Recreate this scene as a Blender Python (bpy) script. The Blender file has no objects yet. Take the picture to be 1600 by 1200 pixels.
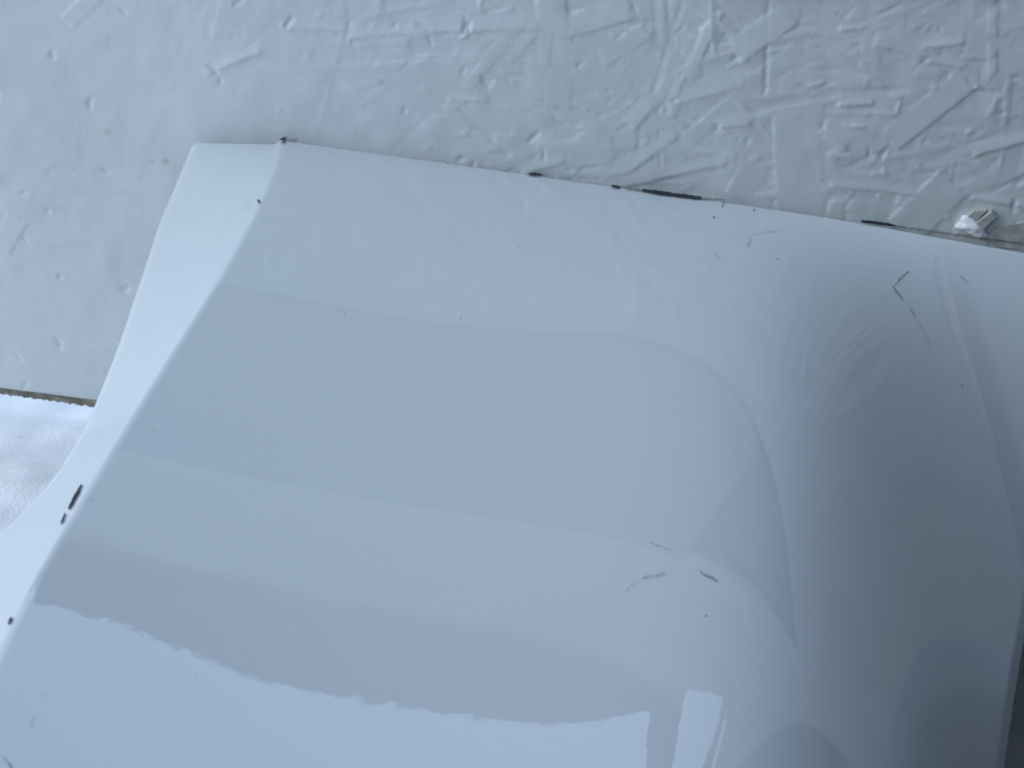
import bpy, bmesh, math, random
import numpy as np
from mathutils import Vector, Matrix

random.seed(7)
rng = np.random.default_rng(11)
C = bpy.context.scene.collection
scene = bpy.context.scene

# ------------------------------------------------------------------ camera
F_PX = 3200.0                       # focal length in pixels of the 1600 px wide photograph
PITCH = math.radians(25.0)
ROLL = math.radians(7.8)
CAM_H, CAM_D = 0.511, 0.98
cp, sp = math.cos(PITCH), math.sin(PITCH)
fwd = np.array([0, cp, -sp])
r0 = np.array([1.0, 0, 0]); u0 = np.array([0, sp, cp])
RGT = math.cos(ROLL) * r0 + math.sin(ROLL) * u0
UPV = -math.sin(ROLL) * r0 + math.cos(ROLL) * u0
CAM = np.array([0.0, -CAM_D, CAM_H])
cam_data = bpy.data.cameras.new('camera')
cam_data.sensor_width = 36.0
cam_data.lens = 36.0 * F_PX / 1600.0
cam_data.clip_start = 0.01
cam_data.clip_end = 500.0
cam_data.dof.use_dof = True
cam_data.dof.focus_distance = 0.86
cam_data.dof.aperture_fstop = 26.0
cam = bpy.data.objects.new('camera', cam_data)
C.objects.link(cam)
cam.matrix_world = Matrix(((RGT[0], UPV[0], -fwd[0], CAM[0]),
                           (RGT[1], UPV[1], -fwd[1], CAM[1]),
                           (RGT[2], UPV[2], -fwd[2], CAM[2]),
                           (0, 0, 0, 1)))
scene.camera = cam

# ------------------------------------------------------------------ light (overcast daylight)
SUN_EL, SUN_AZ = math.radians(25), math.radians(-97)    # azimuth from +Y, towards +X positive
world = bpy.data.worlds.new('World')
scene.world = world
world.use_nodes = True
wn = world.node_tree.nodes
sky = wn.new('ShaderNodeTexSky')
sky.sky_type = 'NISHITA'
sky.sun_disc = False
sky.sun_elevation = SUN_EL
sky.sun_rotation = SUN_AZ
sky.air_density = 1.0
sky.dust_density = 0.6
sky.ozone_density = 1.5
bg = wn['Background']
bg.inputs['Strength'].default_value = 0.13
cloud = wn.new('ShaderNodeMix')                      # even overcast veil over the clear sky
cloud.data_type = 'RGBA'
cloud.inputs[0].default_value = 0.75
cloud.inputs[7].default_value = (5.0, 6.5, 8.8, 1.0)
world.node_tree.links.new(sky.outputs[0], cloud.inputs[6])
world.node_tree.links.new(cloud.outputs[2], bg.inputs[0])
sd = bpy.data.lights.new('sun', 'SUN')
sd.energy = 1.2
sd.angle = math.radians(50)
sd.color = (0.91, 0.97, 1.0)
sun = bpy.data.objects.new('sun', sd)
C.objects.link(sun)
sdir = Vector((math.sin(SUN_AZ) * math.cos(SUN_EL), math.cos(SUN_AZ) * math.cos(SUN_EL), math.sin(SUN_EL)))
sun.rotation_euler = sdir.to_track_quat('Z', 'Y').to_euler()
sun.location = sdir * 5
scene.view_settings.view_transform = 'Standard'
scene.view_settings.look = 'None'
scene.view_settings.exposure = 0.44
scene.view_settings.gamma = 1.0
scene.view_settings.use_curve_mapping = False

# ------------------------------------------------------------------ helpers
def ray(px, py):
    d = fwd * F_PX + RGT * (px - 800.0) + UPV * (600.0 - py)
    return d / np.linalg.norm(d)

def on_wall(px, py):
    d = ray(px, py); t = -CAM[1] / d[1]
    p = CAM + d * t
    return p[0], p[2]

def mesh_obj(name, verts, faces, mat=None, parent=None, smooth=False):
    me = bpy.data.meshes.new(name)
    me.from_pydata([tuple(map(float, v)) for v in verts], [], faces)
    me.update()
    if smooth:
        me.polygons.foreach_set('use_smooth', [True] * len(me.polygons))
    o = bpy.data.objects.new(name, me)
    C.objects.link(o)
    if mat: me.materials.append(mat)
    if parent: o.parent = parent
    return o

def grid_obj(name, P, mat=None, parent=None, smooth=True, flip=False):
    """P: (n, m, 3) array of points -> quad grid mesh, built fast"""
    n, m = P.shape[:2]
    me = bpy.data.meshes.new(name)
    idx = np.arange(n * m).reshape(n, m)
    a, b, c, d = idx[:-1, :-1], idx[1:, :-1], idx[1:, 1:], idx[:-1, 1:]
    q = np.stack([a, d, c, b] if flip else [a, b, c, d], -1).reshape(-1, 4)
    me.vertices.add(n * m); me.vertices.foreach_set('co', P.reshape(-1).astype(np.float32))
    nf = len(q)
    me.loops.add(nf * 4); me.loops.foreach_set('vertex_index', q.reshape(-1).astype(np.int32))
    me.polygons.add(nf)
    me.polygons.foreach_set('loop_start', np.arange(0, nf * 4, 4, dtype=np.int32))
    me.update(calc_edges=True)
    me.validate()
    if smooth: me.polygons.foreach_set('use_smooth', np.ones(nf, dtype=bool))
    o = bpy.data.objects.new(name, me)
    C.objects.link(o)
    if mat: me.materials.append(mat)
    if parent: o.parent = parent
    return o

def empty(name, loc, label, cat, group=None):
    o = bpy.data.objects.new(name, None)
    o.empty_display_size = 0.02
    C.objects.link(o)
    o.location = loc
    o['label'] = label; o['category'] = cat
    if group: o['group'] = group
    return o

def keep(o, parent):
    """parent without moving: part meshes are written in world coordinates"""
    o.parent = parent
    o.matrix_parent_inverse = Matrix.Translation(-Vector(parent.location))
    return o

class NT:
    def __init__(self, name):
        self.m = bpy.data.materials.new(name); self.m.use_nodes = True
        self.t = self.m.node_tree; self.n = self.t.nodes; self.b = self.n['Principled BSDF']
    def add(self, typ, **kw):
        x = self.n.new(typ)
        for k, v in kw.items():
            if k in x.inputs: x.inputs[k].default_value = v
            else: setattr(x, k, v)
        return x
    def link(self, a, b): self.t.links.new(a, b)
    def noise(self, scale, detail=3.0, rough=0.5, vec=None):
        x = self.add('ShaderNodeTexNoise'); x.inputs['Scale'].default_value = scale
        x.inputs['Detail'].default_value = detail; x.inputs['Roughness'].default_value = rough
        if vec: self.link(vec, x.inputs['Vector'])
        return x
    def ramp(self, src, stops):
        r = self.add('ShaderNodeValToRGB'); e = r.color_ramp.elements
        while len(e) < len(stops): e.new(0.5)
        for el, (p, c) in zip(e, stops):
            el.position = p; el.color = c if len(c) == 4 else (*c, 1)
        self.link(src, r.inputs[0]); return r
    def coords(self):
        return self.add('ShaderNodeTexCoord').outputs['Object']

# ------------------------------------------------------------------ materials
def mat_board_paint():
    t = NT('white_board_paint'); co = t.coords()
    n1 = t.noise(9, 4, 0.6, co); n2 = t.noise(140, 4, 0.6, co)
    r1 = t.ramp(n1.outputs['Fac'], [(0.3, (0.59, 0.615, 0.60)), (0.7, (0.67, 0.69, 0.69))])
    # scattered little grey specks where the paint missed the pits
    v = t.add('ShaderNodeTexVoronoi'); v.inputs['Scale'].default_value = 62; t.link(co, v.inputs['Vector'])
    r2 = t.ramp(v.outputs['Distance'], [(0.0, (1, 1, 1)), (0.10, (1, 1, 1)), (0.2, (0, 0, 0))])
    n3 = t.noise(17, 2, 0.5, co)
    r3 = t.ramp(n3.outputs['Fac'], [(0.54, (0, 0, 0)), (0.64, (0.42, 0.42, 0.42))])
    mm = t.add('ShaderNodeMath', operation='MULTIPLY'); t.link(r2.outputs[0], mm.inputs[0]); t.link(r3.outputs[0], mm.inputs[1])
    mx = t.add('ShaderNodeMix', data_type='RGBA'); t.link(mm.outputs[0], mx.inputs[0])
    t.link(r1.outputs[0], mx.inputs[6]); mx.inputs[7].default_value = (0.33, 0.33, 0.30, 1)
    t.link(mx.outputs[2], t.b.inputs['Base Color'])
    t.b.inputs['Roughness'].default_value = 0.27
    bp = t.add('ShaderNodeBump'); bp.inputs['Strength'].default_value = 0.25; bp.inputs['Distance'].default_value = 0.0006
    t.link(n2.outputs['Fac'], bp.inputs['Height']); t.link(bp.outputs[0], t.b.inputs['Normal'])
    return t.m

def mat_gloss(name='white_gloss_plastic', col=(0.665, 0.71, 0.73)):
    t = NT(name); co = t.coords()
    n = t.noise(5, 2, 0.5, co)
    r = t.ramp(n.outputs['Fac'], [(0.3, tuple(c * 0.985 for c in col)), (0.7, col)])
    t.link(r.outputs[0], t.b.inputs['Base Color'])
    t.b.inputs['Roughness'].default_value = 0.6
    t.b.inputs['Specular IOR Level'].default_value = 0.1
    t.b.inputs['Coat Weight'].default_value = 1.0
    t.b.inputs['Coat IOR'].default_value = 1.9
    n3 = t.noise(22, 4, 0.6, co)
    r3 = t.ramp(n3.outputs['Fac'], [(0.35, (0.001,) * 3), (0.75, (0.005,) * 3)])
    t.link(r3.outputs[0], t.b.inputs['Coat Roughness'])
    n2 = t.noise(260, 2, 0.5, co)
    bp = t.add('ShaderNodeBump'); bp.inputs['Strength'].default_value = 0.03; bp.inputs['Distance'].default_value = 0.0003
    t.link(n2.outputs['Fac'], bp.inputs['Height']); t.link(bp.outputs[0], t.b.inputs['Coat Normal'])
    return t.m

def mat_simple(name, c1, c2, scale, rough=0.7, bump=0.0):
    t = NT(name); co = t.coords()
    n = t.noise(scale, 4, 0.6, co)
    r = t.ramp(n.outputs['Fac'], [(0.35, c1), (0.65, c2)])
    t.link(r.outputs[0], t.b.inputs['Base Color']); t.b.inputs['Roughness'].default_value = rough
    if bump:
        bp = t.add('ShaderNodeBump'); bp.inputs['Strength'].default_value = 0.6; bp.inputs['Distance'].default_value = bump
        t.link(n.outputs['Fac'], bp.inputs['Height']); t.link(bp.outputs[0], t.b.inputs['Normal'])
    return t.m

def mat_scuff(name, col, lo, hi):
    """a thin rubbed mark: broken up, partly see-through film"""
    t = NT(name); co = t.coords()
    n = t.noise(420, 3, 0.6, co)
    r = t.ramp(n.outputs['Fac'], [(0.3, (lo,) * 3), (0.65, (hi,) * 3)])
    t.b.inputs['Base Color'].default_value = (*col, 1); t.b.inputs['Roughness'].default_value = 0.5
    t.link(r.outputs[0], t.b.inputs['Alpha'])
    return t.m

M_BOARD = mat_board_paint()
M_GLOSS = mat_gloss()
M_EDGE = mat_simple('raw_strand_edge', (0.15, 0.13, 0.10), (0.34, 0.30, 0.24), 160, 0.9, 0.001)
M_RAWWOOD = mat_simple('bare_strand_wood', (0.34, 0.33, 0.30), (0.50, 0.48, 0.44), 200, 0.85, 0.0006)
M_WHITE = mat_simple('white_flake_paint', (0.78, 0.79, 0.78), (0.84, 0.84, 0.82), 90, 0.5, 0.0002)
def mat_snow():
    t = NT('snow'); co = t.coords()
    n = t.noise(55, 5, 0.65, co); n2 = t.noise(520, 4, 0.7, co)
    r = t.ramp(n.outputs['Fac'], [(0.3, (0.90, 0.91, 0.93)), (0.7, (0.97, 0.97, 0.975))])
    v = t.add('ShaderNodeTexVoronoi'); v.inputs['Scale'].default_value = 95; t.link(co, v.inputs['Vector'])
    rv = t.ramp(v.outputs['Distance'], [(0.06, (0.5, 0.5, 0.5)), (0.20, (0, 0, 0))])
    nm = t.noise(30, 2, 0.5, co); rm = t.ramp(nm.outputs['Fac'], [(0.45, (0, 0, 0)), (0.6, (1, 1, 1))])
    mm = t.add('ShaderNodeMath', operation='MULTIPLY'); t.link(rv.outputs[0], mm.inputs[0]); t.link(rm.outputs[0], mm.inputs[1])
    mx = t.add('ShaderNodeMix', data_type='RGBA'); t.link(mm.outputs[0], mx.inputs[0]); t.link(r.outputs[0], mx.inputs[6]); mx.inputs[7].default_value = (0.42, 0.42, 0.41, 1)
    t.link(mx.outputs[2], t.b.inputs['Base Color']); t.b.inputs['Roughness'].default_value = 0.7
    ad = t.add('ShaderNodeMath', operation='ADD'); t.link(n.outputs['Fac'], ad.inputs[0]); t.link(n2.outputs['Fac'], ad.inputs[1])
    bp = t.add('ShaderNodeBump'); bp.inputs['Strength'].default_value = 0.5; bp.inputs['Distance'].default_value = 0.0015
    t.link(ad.outputs[0], bp.inputs['Height']); t.link(bp.outputs[0], t.b.inputs['Normal'])
    return t.m
M_SNOW = mat_snow()
M_DARK_GROUND = mat_simple('dark_ground', (0.06, 0.064, 0.068), (0.09, 0.094, 0.10), 40, 0.85, 0.001)  # dark ground added to cut light bounced onto the panel
M_CHIP = mat_simple('dark_base_plastic', (0.004, 0.006, 0.018), (0.014, 0.018, 0.035), 300, 0.5)
M_SCUFF = mat_scuff('grey_scuff', (0.24, 0.27, 0.30), 0.04, 0.32)
M_SCUFF_D = mat_scuff('dark_scuff', (0.15, 0.17, 0.19), 0.12, 0.55)
M_SCUFF_SHADE = mat_scuff('faint_scuff_shade', (0.24, 0.27, 0.3), 0.02, 0.2)  # rub marks, also the painted contact shadow
M_RAIL = mat_simple('pale_grey_rail_paint', (0.33, 0.35, 0.37), (0.38, 0.40, 0.42), 20, 0.6, 0.0004)
def mat_rawboard():
    """painted board whose top strip was left bare; the paint ends in an uneven sprayed line"""
    t = NT('half_painted_board'); co = t.coords()
    sx = t.add('ShaderNodeSeparateXYZ'); t.link(co, sx.inputs[0])
    n = t.noise(14, 3, 0.55, co); n2 = t.noise(60, 4, 0.6, co)
    ma = t.add('ShaderNodeMath', operation='MULTIPLY_ADD'); t.link(n.outputs['Fac'], ma.inputs[0]); ma.inputs[1].default_value = 0.05; t.link(sx.outputs['Z'], ma.inputs[2])
    mb = t.add('ShaderNodeMath', operation='MULTIPLY_ADD'); t.link(sx.outputs['X'], mb.inputs[0]); mb.inputs[1].default_value = -0.14; t.link(ma.outputs[0], mb.inputs[2])
    r = t.ramp(mb.outputs[0], [(0.600, (0, 0, 0)), (0.625, (1, 1, 1))])
    bare = t.ramp(n2.outputs['Fac'], [(0.35, (0.11, 0.095, 0.07)), (0.65, (0.18, 0.155, 0.12))])
    mx = t.add('ShaderNodeMix', data_type='RGBA'); t.link(r.outputs[0], mx.inputs[0])
    mx.inputs[6].default_value = (0.68, 0.68, 0.66, 1); t.link(bare.outputs[0], mx.inputs[7])
    t.link(mx.outputs[2], t.b.inputs['Base Color']); t.b.inputs['Roughness'].default_value = 0.7
    return t.m
M_RAWBOARD = mat_rawboard()
M_GREY = mat_simple('grey_board', (0.22, 0.23, 0.235), (0.27, 0.28, 0.28), 30, 0.8, 0.0004)
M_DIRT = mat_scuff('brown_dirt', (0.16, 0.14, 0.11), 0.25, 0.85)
M_TIMBER_D = mat_simple('darker_timber', (0.045, 0.05, 0.055), (0.065, 0.07, 0.076), 26, 0.8, 0.001)
M_TIMBER = mat_simple('dark_timber', (0.055, 0.06, 0.066), (0.08, 0.086, 0.092), 30, 0.8, 0.001)

# ------------------------------------------------------------------ ground
gx = np.concatenate([[-60, -12, -3, -1.2], np.arange(-0.62, 0.62, 0.006), [1.2, 3, 12, 60]])
gy = np.concatenate([[-60, -12, -4, -1.6], np.arange(-1.0, 0.06, 0.006), [0.4, 2, 12, 60]])
GX, GY = np.meshgrid(gx, gy, indexing='ij')
def bumps(X, Y, seed, n, fmin, fmax):
    r = np.random.default_rng(seed); H = np.zeros_like(X)
    for _ in range(n):
        f = r.uniform(fmin, fmax); a = r.uniform(0, 6.283); ph = r.uniform(0, 6.283)
        H += np.sin((X * math.cos(a) + Y * math.sin(a)) * f + ph) / f
    return H
inner = (np.abs(GX) < 0.7) & (GY > -1.05) & (GY < 0.07)
GZ = np.where(inner, bumps(GX, GY, 3, 14, 25, 70) * 0.045 + bumps(GX, GY, 5, 16, 120, 330) * 0.05, 0.0)
GZ = GZ - 0.006 - 0.01 * np.exp(-((GY + 0.02) / 0.03) ** 2)
ground = grid_obj('ground', np.stack([GX, GY, 0 * GZ - 0.030], -1), M_DARK_GROUND)
ground['kind'] = 'structure'
sx = np.concatenate([[-8, -3, -1.2], np.arange(-0.62, -0.02, 0.005)])
sy = np.concatenate([[-6, -3, -1.6], np.arange(-1.0, 0.06, 0.005)])
SX, SY = np.meshgrid(sx, sy, indexing='ij')
SZ = np.where((SX > -0.7) & (SY > -1.05), bumps(SX, SY, 3, 14, 25, 70) * 0.022 + bumps(SX, SY, 5, 16, 120, 330) * 0.045, 0.0)
SZ = SZ - 0.006 - 0.008 * np.exp(-((SY + 0.02) / 0.03) ** 2) - 0.03 * np.clip((SX + 0.08) / 0.05, 0, 1)
snow = grid_obj('snow_cover', np.stack([SX, SY, SZ], -1), M_SNOW)
snow['kind'] = 'stuff'; snow['label'] = 'white snow lying at the foot of the strand board'; snow['category'] = 'snow'

# ------------------------------------------------------------------ panel surface definition
Z0 = 0.172            # height of the contact edge on the board
D0 = 0.0040           # gap between panel edge and board plane
DMAX = 0.78

def sp_(v, w): return w * np.logaddexp(0.0, v / w)

def fold_x(D):        # x of the left fold line as a function of the distance D from the board
    return np.interp(D, FD, FX)

def surf(x, D):
    """height of the glossy face at x, distance D in front of the board"""
    z = Z0 + 0.06 * D - 0.2979 * D * D - 0.5009 * x * D - 0.0596 * x * D * D + 0.7887 * x * x * D
    k = np.tanh(np.maximum(D, 0) / 0.18)
    z = z - (1.40 * sp_(x - (0.138 - 0.0367 * D), 0.020) + 0.4787 * sp_(x - 0.2894, 0.05)) * k
    # the corner next to the board rolls over a little sooner, up to a crease beyond which the face lies flatter
    kk = np.tanh(np.maximum(D, 0) / 0.06)
    z = z - (0.26 * sp_(x - 0.170, 0.014) - 0.13 * sp_(x - (0.206 + 0.60 * np.maximum(D, 0)), 0.0015)) * kk
    return z

FD = np.array([0, 1.0]); FX = np.array([-0.1, -0.1])
def hit(px, py, f=surf):
    d = ray(px, py)
    ts = np.linspace(0.25, 1.6, 800)
    P = CAM + ts[:, None] * d
    g = P[:, 2] - f(P[:, 0], -P[:, 1])
    i = int(np.argmax(g < 0))
    a, b = ts[i - 1], ts[i]
    for _ in range(40):
        m = 0.5 * (a + b); p = CAM + m * d
        if p[2] - f(p[0], -p[1]) < 0: b = m
        else: a = m
    return CAM + a * d

def normal(x, D, f=surf, e=1e-4):
    n = np.array([-(f(x + e, D) - f(x - e, D)) / (2 * e), (f(x, D + e) - f(x, D - e)) / (2 * e), 1.0])
    return n / np.linalg.norm(n)

fold_px = [(437, 222), (402, 318), (345, 425), (275, 545), (180, 695), (97, 820), (15, 972), (-12, 1020), (-90, 1180)]
fp = np.array([hit(*p) for p in fold_px])
FD = -fp[:, 1]; FX = fp[:, 0]
o_ = np.argsort(FD); FD, FX = FD[o_], FX[o_]
cf = np.polyfit(FD, FX, 3)
FD = np.linspace(0, 0.45, 60); FX = np.polyval(cf, FD)
FD = np.append(FD, 0.8); FX = np.append(FX, FX[-1] + (FX[-1] - FX[-2]) * (0.35 / (FD[1] - FD[0])) * 0.3)

# right outline of the panel
rp = np.array([hit(*p) for p in [(1625, 800), (1600, 890), (1575, 1040), (1555, 1200)]])
cr = np.polyfit(-rp[:, 1], rp[:, 0], 1)
def right_x(D): return np.minimum(0.264, np.polyval(cr, D))

panel = empty('bumper_panel', (0.0, -0.3, 0.0),
              'glossy white moulded panel with chipped edges leaning on the strand board', 'car panel')
NU, NV, NW = 300, 290, 26
Dv = np.concatenate([[D0], D0 + 0.0008 + (DMAX - D0) * np.linspace(0, 1, NV - 1) ** 1.15])
FIL = 0.0012           # fold rounding
def FSL_(D): return 0.36 - 0.20 * np.exp(-np.maximum(D, 0) / 0.06)      # slope of the side flange
flange_px = [(303, 219), (285, 262), (250, 345), (222, 430), (185, 540), (145, 641), (110, 707), (60, 781), (0, 833), (-60, 880), (-140, 945)]
def fl_surf(x, D):
    xf = fold_x(D); zf = surf(xf, D) - FSL_(D) * FIL
    return zf - FSL_(D) * (xf - x)
fpt = np.array([hit(*p, f=fl_surf) for p in flange_px])
od = np.argsort(-fpt[:, 1])
OD, OX = -fpt[od, 1], fpt[od, 0]
oo = np.linspace(OD[0], OD[-1], 240); ow = np.interp(oo, OD, OX)
kern = np.hanning(31); kern /= kern.sum()
ow = np.convolve(np.pad(ow, 15, mode='reflect', reflect_type='odd'), kern, mode='valid')
DF = 0.0040
def flange_out(D):
    if D > OD[-1]: return float(fold_x(D) - min(0.075, fold_x(OD[-1]) - ow[-1] + 0.05 * (D - OD[-1])))
    return float(np.interp(D, oo, ow))
P = np.zeros((NV, NU + NW, 3))
for i, D in enumerate(Dv):
    Df = D if D > DF else DF - 0.0006 * (DF - D) / (DF - D0)
    xf = float(fold_x(Df)); xo = flange_out(Df)
    r = 0.004; dd = Df - DF + 0.0006
    if dd < r: xo += r - math.sqrt(max(0, r * r - (r - dd) ** 2))
    xs = xo + (xf - xo) * np.linspace(0, 1, NW + 1)[:-1]
    tip = np.clip(1 - (xs - xo) / 0.0012, 0, 1)
    zs = fl_surf(xs, Df) - 0.0006 * tip ** 2
    fr = np.linspace(0, 1, NW + 1)[:-1]
    Dn = Df + 0.007 * fr * math.exp(-(Df - DF) / 0.02)        # the flange end is cut slightly askew
    P[i, :NW, 0] = xs; P[i, :NW, 1] = -Dn; P[i, :NW, 2] = zs 
    xf = float(fold_x(D)); xr = float(right_x(D))
    u = np.linspace(0, 1, NU - 10) ** 1.3
    xs = xf + (xr - xf) * u
    zs = surf(xs, D)
    w = xs - xf
    zs = zs - FSL_(D) * 0.5 * np.where(w < FIL * 2, (FIL * 2 - w) ** 2 / (FIL * 2), 0)
    # turned-down lip along the right side
    lx = xr + np.linspace(0.0006, 0.006, 10)
    slope0 = (zs[-1] - zs[-2]) / (xs[-1] - xs[-2])
    ll = lx - xr
    lz = zs[-1] + np.where(ll < 0.002, slope0 * ll + (-2.2 - slope0) * ll ** 2 / 0.004,
                           slope0 * 0.002 + (-2.2 - slope0) * 0.001 - 2.2 * (ll - 0.002))
    xs = np.concatenate([xs, lx]); zs = np.concatenate([zs, lz])
    e = max(0.0, 1 - (D - D0) / 0.0016)
    P[i, NW:, 0] = xs; P[i, NW:, 1] = -D; P[i, NW:, 2] = zs - 0.0008 * e * e
# beyond the picture the front of the panel turns down to the ground
tail = np.clip((Dv - 0.64) / 0.14, 0, 1)
P[:, :, 2] = P[:, :, 2] * (1 - tail[:, None] ** 2) + 0.002 * tail[:, None] ** 2
face = keep(grid_obj('moulded_shell', P, M_GLOSS), panel)
m = face.modifiers.new('thickness', 'SOLIDIFY'); m.thickness = 0.0028; m.offset = -1.0

# ------------------------------------------------------------------ strand board wall
board = empty('strand_board', (0.0, 0.006, 0.0), 'upright white painted strand board with raw lower edge', 'board')
BX0, BX1, BZ1 = -0.36, 0.276, 0.297
ST = 0.00072
nx, nz = int((BX1 - BX0) / ST), int((BZ1 - 0.004) / ST)
wx = np.linspace(BX0, BX1, nx); wz = np.linspace(0.0105, BZ1, nz)
H = np.zeros((nx, nz), dtype=np.float32)

def smooth_noise(shape, cell, r):
    a = r.standard_normal((shape[0] // cell + 3, shape[1] // cell + 3))
    xi = np.arange(shape[0]) / cell; zi = np.arange(shape[1]) / cell
    x0 = xi.astype(int); z0 = zi.astype(int)
    fx = xi - x0; fz = zi - z0; fx = fx * fx * (3 - 2 * fx); fz = fz * fz * (3 - 2 * fz)
    A = a[x0][:, z0]; B = a[x0 + 1][:, z0]; Cc = a[x0][:, z0 + 1]; Dd = a[x0 + 1][:, z0 + 1]
    fx = fx[:, None]; fz = fz[None, :]
    return (A * (1 - fx) + B * fx) * (1 - fz) + (Cc * (1 - fx) + Dd * fx) * fz

def strand(cx, cz, L, W, ang, h0, tilt, bow=0.0, blend=1.0):
    rad = 0.5 * math.hypot(L, W) + 0.002
    i0, i1 = np.searchsorted(wx, [cx - rad, cx + rad]); k0, k1 = np.searchsorted(wz, [cz - rad, cz + rad])
    if i1 - i0 < 2 or k1 - k0 < 2: return
    X = wx[i0:i1, None] - cx; Z = wz[None, k0:k1] - cz
    ca, sa = math.cos(ang), math.sin(ang)
    a = X * ca + Z * sa; b = -X * sa + Z * ca + bow * (4 * (X * ca + Z * sa) ** 2 / (L * L) - 0.5)
    # ragged ends, slightly wavy sides
    endw = 0.0006 * np.sin(b * 900 + cx * 700) + 0.0006 * np.sin(b * 2300 + cz * 900)
    sidew = 0.00012 * np.sin(a * 130 + cz * 500)
    m = (np.abs(a) < L / 2 + endw) & (np.abs(b) < W / 2 + sidew)
    hh = h0 + tilt * (b / (W / 2)) + 0.00004 * np.sin(b * 3000 + a * 60 + cx * 99)
    sub = H[i0:i1, k0:k1]
    sub[m] = sub[m] * (1 - blend) + hh[m] * blend

for kind, n in (('big', 1300), ('small', 2800), ('mid', 620)):
    for _ in range(n):
        cx = rng.uniform(BX0, BX1); cz = rng.uniform(0, BZ1)
        ang = rng.normal(0.05, 0.28) if rng.random() < 0.66 else rng.uniform(0.4, 1.9)
        if kind == 'big':
            strand(cx, cz, rng.uniform(0.05, 0.13), rng.uniform(0.008, 0.026), ang, rng.normal(0, 0.00011), rng.normal(0, 0.00010), rng.normal(0, 0.0005))
        elif kind == 'mid':
            strand(cx, cz, rng.uniform(0.025, 0.085), rng.uniform(0.002, 0.009), ang, rng.normal(0.0001, 0.00022), rng.normal(0, 0.00018), 0, 0.8)
        else:
            strand(cx, cz, rng.uniform(0.003, 0.015), rng.uniform(0.0010, 0.0028), ang, rng.normal(0, 0.00034), rng.normal(0, 0.00018), 0, 0.75)

# relief is strong towards the upper right, filled and sanded towards the lower left
X2, Z2 = np.meshgrid(wx, wz, indexing='ij')
amp = 1 / (1 + np.exp(-((X2 + 0.10) / 0.05 + (Z2 - 0.24) / 0.05)))
amp = 0.11 + 0.80 * amp + 0.12 * smooth_noise(H.shape, 40, rng)
H = H * np.clip(amp, 0.1, 1.1)

def px_strand(x1, y1, x2, y2, wpx, h0, tilt, blend=0.9):
    a = on_wall(x1, y1); b = on_wall(x2, y2)
    L = math.hypot(b[0] - a[0], b[1] - a[1]); ang = math.atan2(b[1] - a[1], b[0] - a[0])
    strand((a[0] + b[0]) / 2, (a[1] + b[1]) / 2, L, wpx / 3080.0, ang, h0 * 0.65, tilt * 0.8, 0, blend)
# strands that can be made out in the photograph
for s in [
    (670, 38, 870, 33, 26, 0.0005, -0.0005), (885, 42, 985, 14, 34, 0.0006, -0.0003), (545, 52, 665, 44, 18, 0.0004, -0.0004),
    (860, -20, 868, 105, 44, 0.0006, 0.0001), (320, 110, 405, 76, 16, 0.0006, -0.0005), (440, 35, 540, 40, 20, 0.0004, -0.0004),
    (105, 35, 150, -8, 26, 0.0006, 0.0001), (345, 60, 362, -10, 30, 0.0003, 0.0001), (1150, 80, 1235, 22, 40, 0.0005, -0.0003),
    (1440, 70, 1505, 62, 12, 0.0006, -0.0006), (1450, 90, 1510, 102, 14, 0.0005, -0.0004), (1390, 220, 1520, 118, 40, 0.0005, -0.0003),
    (1520, 235, 1610, 210, 20, 0.0007, -0.0006), (1300, 285, 1470, 303, 14, 0.0006, -0.0005), (1520, 305, 1610, 318, 14, 0.0006, -0.0005),
    (1412, 362, 1490, 285, 62, 0.0008, 0.0001), (1250, 345, 1245, 180, 72, 0.0004, 0.0001), (940, 290, 1130, 248, 22, 0.0005, -0.0004),
    (815, 265, 880, 245, 18, 0.0005, -0.0005), (1050, 150, 1160, 120, 30, 0.0004, -0.0004), (870, 170, 885, 60, 40, 0.0002, 0.0),
    (1120, 190, 1175, 185, 22, 0.0006, -0.0006), (1045, 165, 1062, 120, 16, 0.0005, -0.0003), (980, 195, 1010, 160, 30, 0.0004, -0.0004),
    (1310, 160, 1365, 158, 12, 0.0006, -0.0006), (700, 150, 760, 152, 14, 0.0004, -0.0004), (640, 75, 710, 70, 24, -0.0003, 0.0002),
    (1420, 140, 1320, 146, 10, -0.0005, 0.0002), (0, 390, 28, 340, 34, 0.0005, -0.0001), (1180, 260, 1150, 310, 40, 0.0004, -0.0002),
    (910, 190, 960, 215, 26, 0.0005, -0.0004), (1290, 195, 1330, 225, 30, 0.0005, -0.0005)]:
    px_strand(*s)
# small pits
for _ in range(170):
    cx = rng.uniform(BX0, BX1); cz = rng.uniform(0, BZ1)
    strand(cx, cz, rng.uniform(0.0015, 0.006), rng.uniform(0.001, 0.003), rng.uniform(0, 3), -0.0007, 0.0001, 0, 0.8)
def blur(A, n):
    for _ in range(n):
        A = 0.25 * np.roll(A, 1, 0) + 0.5 * A + 0.25 * np.roll(A, -1, 0)
        A = 0.25 * np.roll(A, 1, 1) + 0.5 * A + 0.25 * np.roll(A, -1, 1)
    return A
H = 0.7 * blur(H, 1) + 0.3 * blur(H, 3)
H += 0.00012 * smooth_noise(H.shape, 14, rng) + 0.0003 * smooth_noise(H.shape, 60, rng)
H = np.clip(H, -0.0015, 0.0019)
# soft arris at the bottom edge
H -= (0.0012 * np.exp(-(Z2 - 0.0105) / 0.0018))
Wp = np.stack([X2, -H, Z2], -1)
keep(grid_obj('painted_face', Wp, M_BOARD, flip=True), board)

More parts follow.
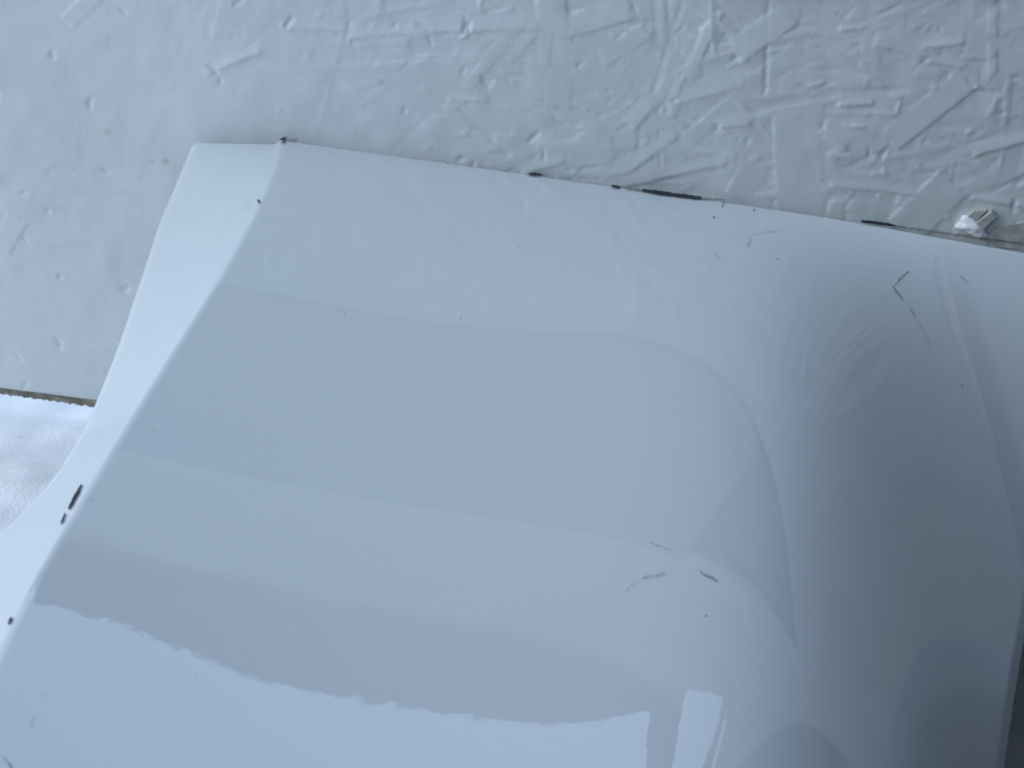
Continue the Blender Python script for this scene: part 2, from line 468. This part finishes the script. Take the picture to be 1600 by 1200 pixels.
def slab(name, outline, y0, y1, mat, parent=None):
    n = len(outline)
    v = [(x, y0, z) for x, z in outline] + [(x, y1, z) for x, z in outline]
    f = [tuple(range(n)), tuple(range(2 * n - 1, n - 1, -1))] + [(i, i + n, (i + 1) % n + n, (i + 1) % n) for i in range(n)]
    o = mesh_obj(name, v, f, mat)
    bm = bmesh.new(); bm.from_mesh(o.data); bmesh.ops.recalc_face_normals(bm, faces=bm.faces)
    bm.to_mesh(o.data); bm.free()
    return keep(o, parent) if parent else o
slab('board_core', [(-1.2, 0.0045), (0.276, 0.0045), (0.276, 0.297), (-1.2, 0.297)], 0.0052, 0.0160, M_BOARD, board)

slab('board_core', [(0.2765, 0.0045), (0.60, 0.0045), (0.60, 0.297), (0.2765, 0.297)], 0.0004, 0.0160, M_BOARD, board)
# chamfered, ragged and unpainted lower edge of the board
ex = np.arange(-0.36, 0.02, 0.0012)
E = np.zeros((len(ex), 7, 3))
wav = np.interp(ex, np.arange(-0.36, 0.03, 0.008), rng.normal(0, 0.0006, 49)[:len(np.arange(-0.36, 0.03, 0.008))])
for j in range(7):
    t = j / 6
    E[:, j, 0] = ex
    E[:, j, 1] = 0.0010 + 0.0040 * t + rng.normal(0, 0.0003, len(ex)) * (t > 0)
    E[:, j, 2] = 0.0112 - 0.0068 * t + wav * (1 - t) + rng.normal(0, 0.0004, len(ex)) * (t > 0)
keep(grid_obj('raw_edge', E, M_EDGE, smooth=True), board)

# the boards that stand above the lower one; the gloss mirrors them
def tagged(o, label, cat):
    o['label'] = label; o['category'] = cat; return o
tagged(slab('rail_board', [(-1.2, 0.2974), (-0.04, 0.2945), (0.0, 0.2915), (0.03, 0.286), (0.05, 0.2795), (0.068, 0.2765), (0.09, 0.2790), (0.12, 0.2835), (0.16, 0.2895), (0.205, 0.2962), (0.235, 0.301), (0.246, 0.306), (0.240, 0.352), (0.235, 0.439), (0.228, 0.4722), (-1.2, 0.4722)], -0.0030, 0.012, M_RAIL),
       'smooth pale grey rail board fixed above the white strand board', 'board')
top = []
tx_ = np.concatenate([np.arange(-1.2, -0.06, 0.01), np.arange(-0.06, 0.350, 0.0009)])
cell = np.arange(-1.2, 0.36, 0.005)
tw = np.interp(tx_, cell, rng.normal(0, 0.0010, len(cell)))
for x, w_ in zip(tx_, tw):
    top.append((x, float(np.interp(x, [-1.2, -0.05, 0.016, 0.056, 0.097, 0.14, 0.178, 0.218, 0.253, 0.287, 0.319, 0.333, 0.350],
                                   [0.66, 0.668, 0.671, 0.676, 0.697, 0.722, 0.731, 0.738, 0.743, 0.739, 0.716, 0.692, 0.678])) + w_ * 1.3 + rng.normal(0, 0.0017) - (abs(rng.normal(0, 0.006)) if rng.random() < 0.06 else 0)))
def rag(pts, step, amp):
    out = []
    for (a, b) in zip(pts[:-1], pts[1:]):
        n = max(1, int(math.hypot(b[0] - a[0], b[1] - a[1]) / step))
        for i in range(n):
            j = rng.normal(0, amp)
            out.append((a[0] + (b[0] - a[0]) * i / n + j, a[1] + (b[1] - a[1]) * i / n + j * 0.3))
    return out
ol = [(-1.2, 0.473), (0.150, 0.473), (0.229, 0.4735), (0.2295, 0.461), (0.332, 0.429), (0.40, 0.385), (0.455, 0.338), (0.534, 0.246), (0.60, 0.19), (0.66, 0.19), (0.66, 1.45), (0.645, 1.02)]
ol += rag([(0.547, 0.706), (0.519, 0.660), (0.494, 0.614), (0.470, 0.572)], 0.008, 0.0006)
ol += rag([(0.464, 0.580), (0.488, 0.622), (0.512, 0.670), (0.539, 0.717)], 0.008, 0.0006) + [(0.64, 1.05), (0.63, 1.05)]
ol += rag([(0.525, 0.736), (0.500, 0.684), (0.479, 0.643), (0.458, 0.596), (0.433, 0.557)], 0.006, 0.0010)
ol += rag([(0.404, 0.589), (0.380, 0.605), (0.368, 0.613)], 0.005, 0.0010)
ol += rag([(0.368, 0.615), (0.391, 0.652), (0.420, 0.697), (0.449, 0.739), (0.478, 0.786)], 0.006, 0.0010)
ol += [(0.60, 1.05), (0.575, 1.05)] + rag([(0.447, 0.811), (0.416, 0.767), (0.376, 0.716), (0.368, 0.700), (0.352, 0.680)], 0.006, 0.0014)
tagged(slab('ragged_board', ol + top[::-1], -0.001, 0.010, M_RAWBOARD), 'part painted strand board with a ragged bare top edge and a slanting slot', 'board')

tagged(slab('backing_board', [(0.10, 0.18), (0.60, 0.18), (0.60, 0.52), (0.10, 0.52)], 0.0175, 0.027, M_GREY), 'unseen grey board added behind the rail end to block the sky', 'board')  # added to keep sky out of the reflection past the rail
# torn strand and bare wood close to the panel
def wall_piece(name, poly, thick, mat, jit=0.0):
    pts = [on_wall(*p) for p in poly]
    return slab(name, pts, -thick, 0.004, mat, board)
cx_, cz_ = on_wall(1518, 353)
bm = bmesh.new(); bmesh.ops.create_icosphere(bm, subdivisions=4, radius=1.0)
for v in bm.verts:
    n = v.co.normalized()
    k_ = 1 + 0.16 * math.sin(3 * n.x + 2 * n.z + 0.6) + 0.10 * math.sin(5 * n.z - 3 * n.x + 1.3) + 0.05 * math.sin(11 * n.x + 7 * n.y)
    v.co = Vector((cx_ + n.x * k_ * 0.0085, -0.0012 + n.y * k_ * 0.0028, cz_ + n.z * k_ * 0.0046 - n.x * 0.0012))
me = bpy.data.meshes.new('paint_lump'); bm.to_mesh(me); bm.free(); me.materials.append(M_WHITE)
me.polygons.foreach_set('use_smooth', [True] * len(me.polygons))
o = bpy.data.objects.new('paint_lump', me); C.objects.link(o); keep(o, board)
wall_piece('splinter', [(1524, 344), (1548, 326), (1556, 333), (1534, 353)], 0.0046, M_RAWWOOD)
wall_piece('splinter', [(1510, 338), (1520, 328), (1541, 326), (1526, 341)], 0.0026, M_RAWWOOD)
wall_piece('bare_patch', [(1530, 372), (1548, 362), (1556, 352), (1580, 350), (1610, 345), (1640, 350), (1640, 392), (1560, 384)], 0.0017, M_RAWWOOD)

# ------------------------------------------------------------------ dark plank screen added out of view on the right to block light
def plank_wall(name, label, x0, ang, r0_, r1_, z1, z2, wmin, gap):
    f = empty(name, (x0, -0.4, 0.0), label, 'fence')
    fd = Vector((-math.sin(ang), -math.cos(ang), 0)); fn = Vector((math.cos(ang), -math.sin(ang), 0))
    run = r0_
    while run < r1_:
        w = wmin + rng.uniform(-0.01, 0.01)
        b = bmesh.new(); bmesh.ops.create_cube(b, size=1)
        sh = rng.uniform(-0.004, 0.004); top_ = (z1 if run < 0.27 else z2) + rng.uniform(-0.004, 0.004)
        for v in b.verts:
            p = Vector((x0, 0, 0)) + fd * (run + w / 2 + v.co.y * w) + fn * (sh + v.co.x * 0.022)
            v.co = Vector((p.x, p.y, top_ * (v.co.z + 0.5)))
        me = bpy.data.meshes.new('plank'); b.to_mesh(me); b.free(); me.materials.append(M_TIMBER if int(run / 0.112) % 3 == 1 else M_TIMBER_D)
        o = bpy.data.objects.new('plank', me); C.objects.link(o); keep(o, f)
        run += w + gap
plank_wall('shade_screen', 'added dark plank screen, out of view, shading the panel from the right', 0.575, math.atan2(0.62, 1.3), -0.03, 1.9, 2.3, 2.3, 0.11, 0.002)  # unseen occluder, added to darken the right side

# ------------------------------------------------------------------ chips and scuffs on the panel
def decal(name, poly, mat, f=surf, off=0.0003):
    pts = []
    for p in poly:
        q = hit(p[0], p[1], f); n = normal(q[0], -q[1], f)
        pts.append(q + n * off)
    n = len(poly)
    return keep(mesh_obj(name, pts, [tuple(range(n))], mat), panel)

def stroke(name, path, width, mat, f=surf, off=0.0003, blunt=0.6):
    """a worn or shadow-toned mark along a path, tapered and uneven"""
    path = np.array(path, float)
    seg = np.r_[0, np.cumsum(np.hypot(*np.diff(path, axis=0).T))]
    n = max(6, int(seg[-1] / 3))
    s_ = np.linspace(0, seg[-1], n)
    X = np.interp(s_, seg, path[:, 0]); Y = np.interp(s_, seg, path[:, 1])
    tx = np.gradient(X); ty = np.gradient(Y); L = np.hypot(tx, ty) + 1e-9
    wd = width * 0.5 * (0.18 + 0.82 * np.sin(np.linspace(0.15, 2.95, n)) ** blunt) * rng.uniform(0.65, 1.2, n)
    ws = width * 0.5 * (0.18 + 0.82 * np.sin(np.linspace(0.15, 2.95, n)) ** blunt) * rng.uniform(0.65, 1.2, n)
    v = []
    for i in range(n):
        for sgn, ww in ((1, wd[i]), (-1, ws[i])):
            q = hit(X[i] - sgn * ty[i] / L[i] * ww, Y[i] + sgn * tx[i] / L[i] * ww, f)
            v.append(q + normal(q[0], -q[1], f) * off)
    return keep(mesh_obj(name, v, [(2 * i, 2 * i + 1, 2 * i + 3, 2 * i + 2) for i in range(n - 1)], mat), panel)

def dot(x, y, w, mat):
    a = rng.uniform(0, 3.14)
    dx, dy = math.cos(a) * w * 0.55, math.sin(a) * w * 0.55
    return stroke('scuff_mark', [(x - dx, y - dy), (x + dx, y + dy)], w, mat)

def folded(x, D):     # surface including the rounded fold and the flange
    xf = fold_x(D); w = x - xf
    zf = surf(x, D) - FSL_(D) * 0.5 * np.where(w < FIL * 2, (FIL * 2 - w) ** 2 / (FIL * 2), 0)
    return np.where(w >= 0, zf, fl_surf(x, D))

# dark base material showing where the white coat has chipped off the edges
for path, w in [([(826, 273), (847, 275)], 6), ([(955, 292), (970, 294)], 4.5), ([(1003, 298.5), (1040, 304), (1096, 311)], 7),
                ([(1345, 347), (1372, 350.5), (1399, 354)], 6)]:
    stroke('paint_chip', path, w * 0.9, M_CHIP, off=0.0006, blunt=0.35)
decal('paint_chip', [(436, 221), (441, 217), (447, 217), (446, 223), (441, 225), (442, 221)], M_CHIP, off=0.0008)
for path, w in [([(128, 759), (119, 776), (108, 797)], 7.5), ([(103, 804), (96, 820)], 5), ([(19, 966), (14, 977)], 6), ([(403, 313), (406, 318)], 4.5)]:
    stroke('paint_chip', path, w * 0.72, M_CHIP, f=folded, off=0.0005, blunt=0.4)
# dirt where the panel meets the board; the fainter strokes paint a contact shadow
stroke('dirt_shade_line', [(1396, 354), (1470, 365), (1600, 381)], 5, M_DIRT, off=0.0005)
stroke('dirt_shade_line', [(975, 295), (1003, 299)], 4, M_DIRT, off=0.0005)
stroke('dirt_shade_line', [(452, 222), (600, 241), (815, 270)], 2.2, M_SCUFF_SHADE, off=0.0005)  # contact shadow painted along the edge
stroke('dirt_shade_line', [(850, 277), (950, 291)], 2.4, M_SCUFF_SHADE, off=0.0005)  # painted contact shadow, continued
stroke('dirt_shade_line', [(1090, 312), (1135, 313)], 3, M_DIRT, off=0.0005)

# rubbed grey marks
for path, w, mt in [
    ([(1420, 424), (1408, 434), (1397, 447)], 5, M_SCUFF_D), ([(1394, 447), (1402, 458), (1412, 471)], 5, M_SCUFF_D),
    ([(1420, 480), (1430, 496)], 6, M_SCUFF), ([(1432, 500), (1446, 522), (1455, 548)], 3, M_SCUFF_SHADE), ([(1498, 430), (1514, 444)], 4, M_SCUFF),
    ([(1168, 390), (1170, 381), (1174, 374)], 6, M_SCUFF), ([(1176, 369), (1195, 363), (1220, 362)], 6, M_SCUFF_SHADE),
    ([(1117, 398), (1124, 404)], 4, M_SCUFF), ([(1128, 325), (1132, 315)], 6, M_SCUFF_D),
    ([(1014, 848), (1030, 854), (1048, 860)], 5, M_SCUFF), ([(972, 930), (985, 916), (1003, 907)], 5, M_SCUFF_SHADE),
    ([(1002, 905), (1018, 900), (1030, 900), (1041, 894)], 9, M_SCUFF), ([(1093, 892), (1099, 899), (1110, 902), (1122, 910)], 6, M_SCUFF_D),
    ([(134, 784), (140, 778), (146, 785)], 5, M_SCUFF), ([(5, 1184), (20, 1202)], 5, M_SCUFF_D), ([(54, 1118), (46, 1140)], 8, M_SCUFF_SHADE),
    ([(1336, 535), (1348, 540)], 4, M_SCUFF_SHADE)]:
    stroke('scuff_mark', path, w * 0.8, mt)
for x, y, w, mt in [(1178, 329, 5, M_SCUFF_D), (1115, 340, 6, M_SCUFF_D), (811, 385, 4, M_SCUFF), (1215, 405, 5, M_SCUFF), (1103, 963, 5, M_SCUFF_D),
                    (1503, 603, 5, M_SCUFF_D), (538, 491, 4, M_SCUFF), (720, 499, 4, M_SCUFF), (332, 621, 4, M_SCUFF), (241, 675, 4, M_SCUFF),
                    (388, 684, 4, M_SCUFF), (305, 1056, 4, M_SCUFF), (694, 252, 4, M_SCUFF_D), (1155, 416, 4, M_SCUFF_SHADE), (918, 968, 4, M_SCUFF_SHADE),
                    (70, 1088, 4, M_SCUFF_SHADE), (1055, 616, 4, M_SCUFF_SHADE)]:
    dot(x, y, w * 0.85, mt)
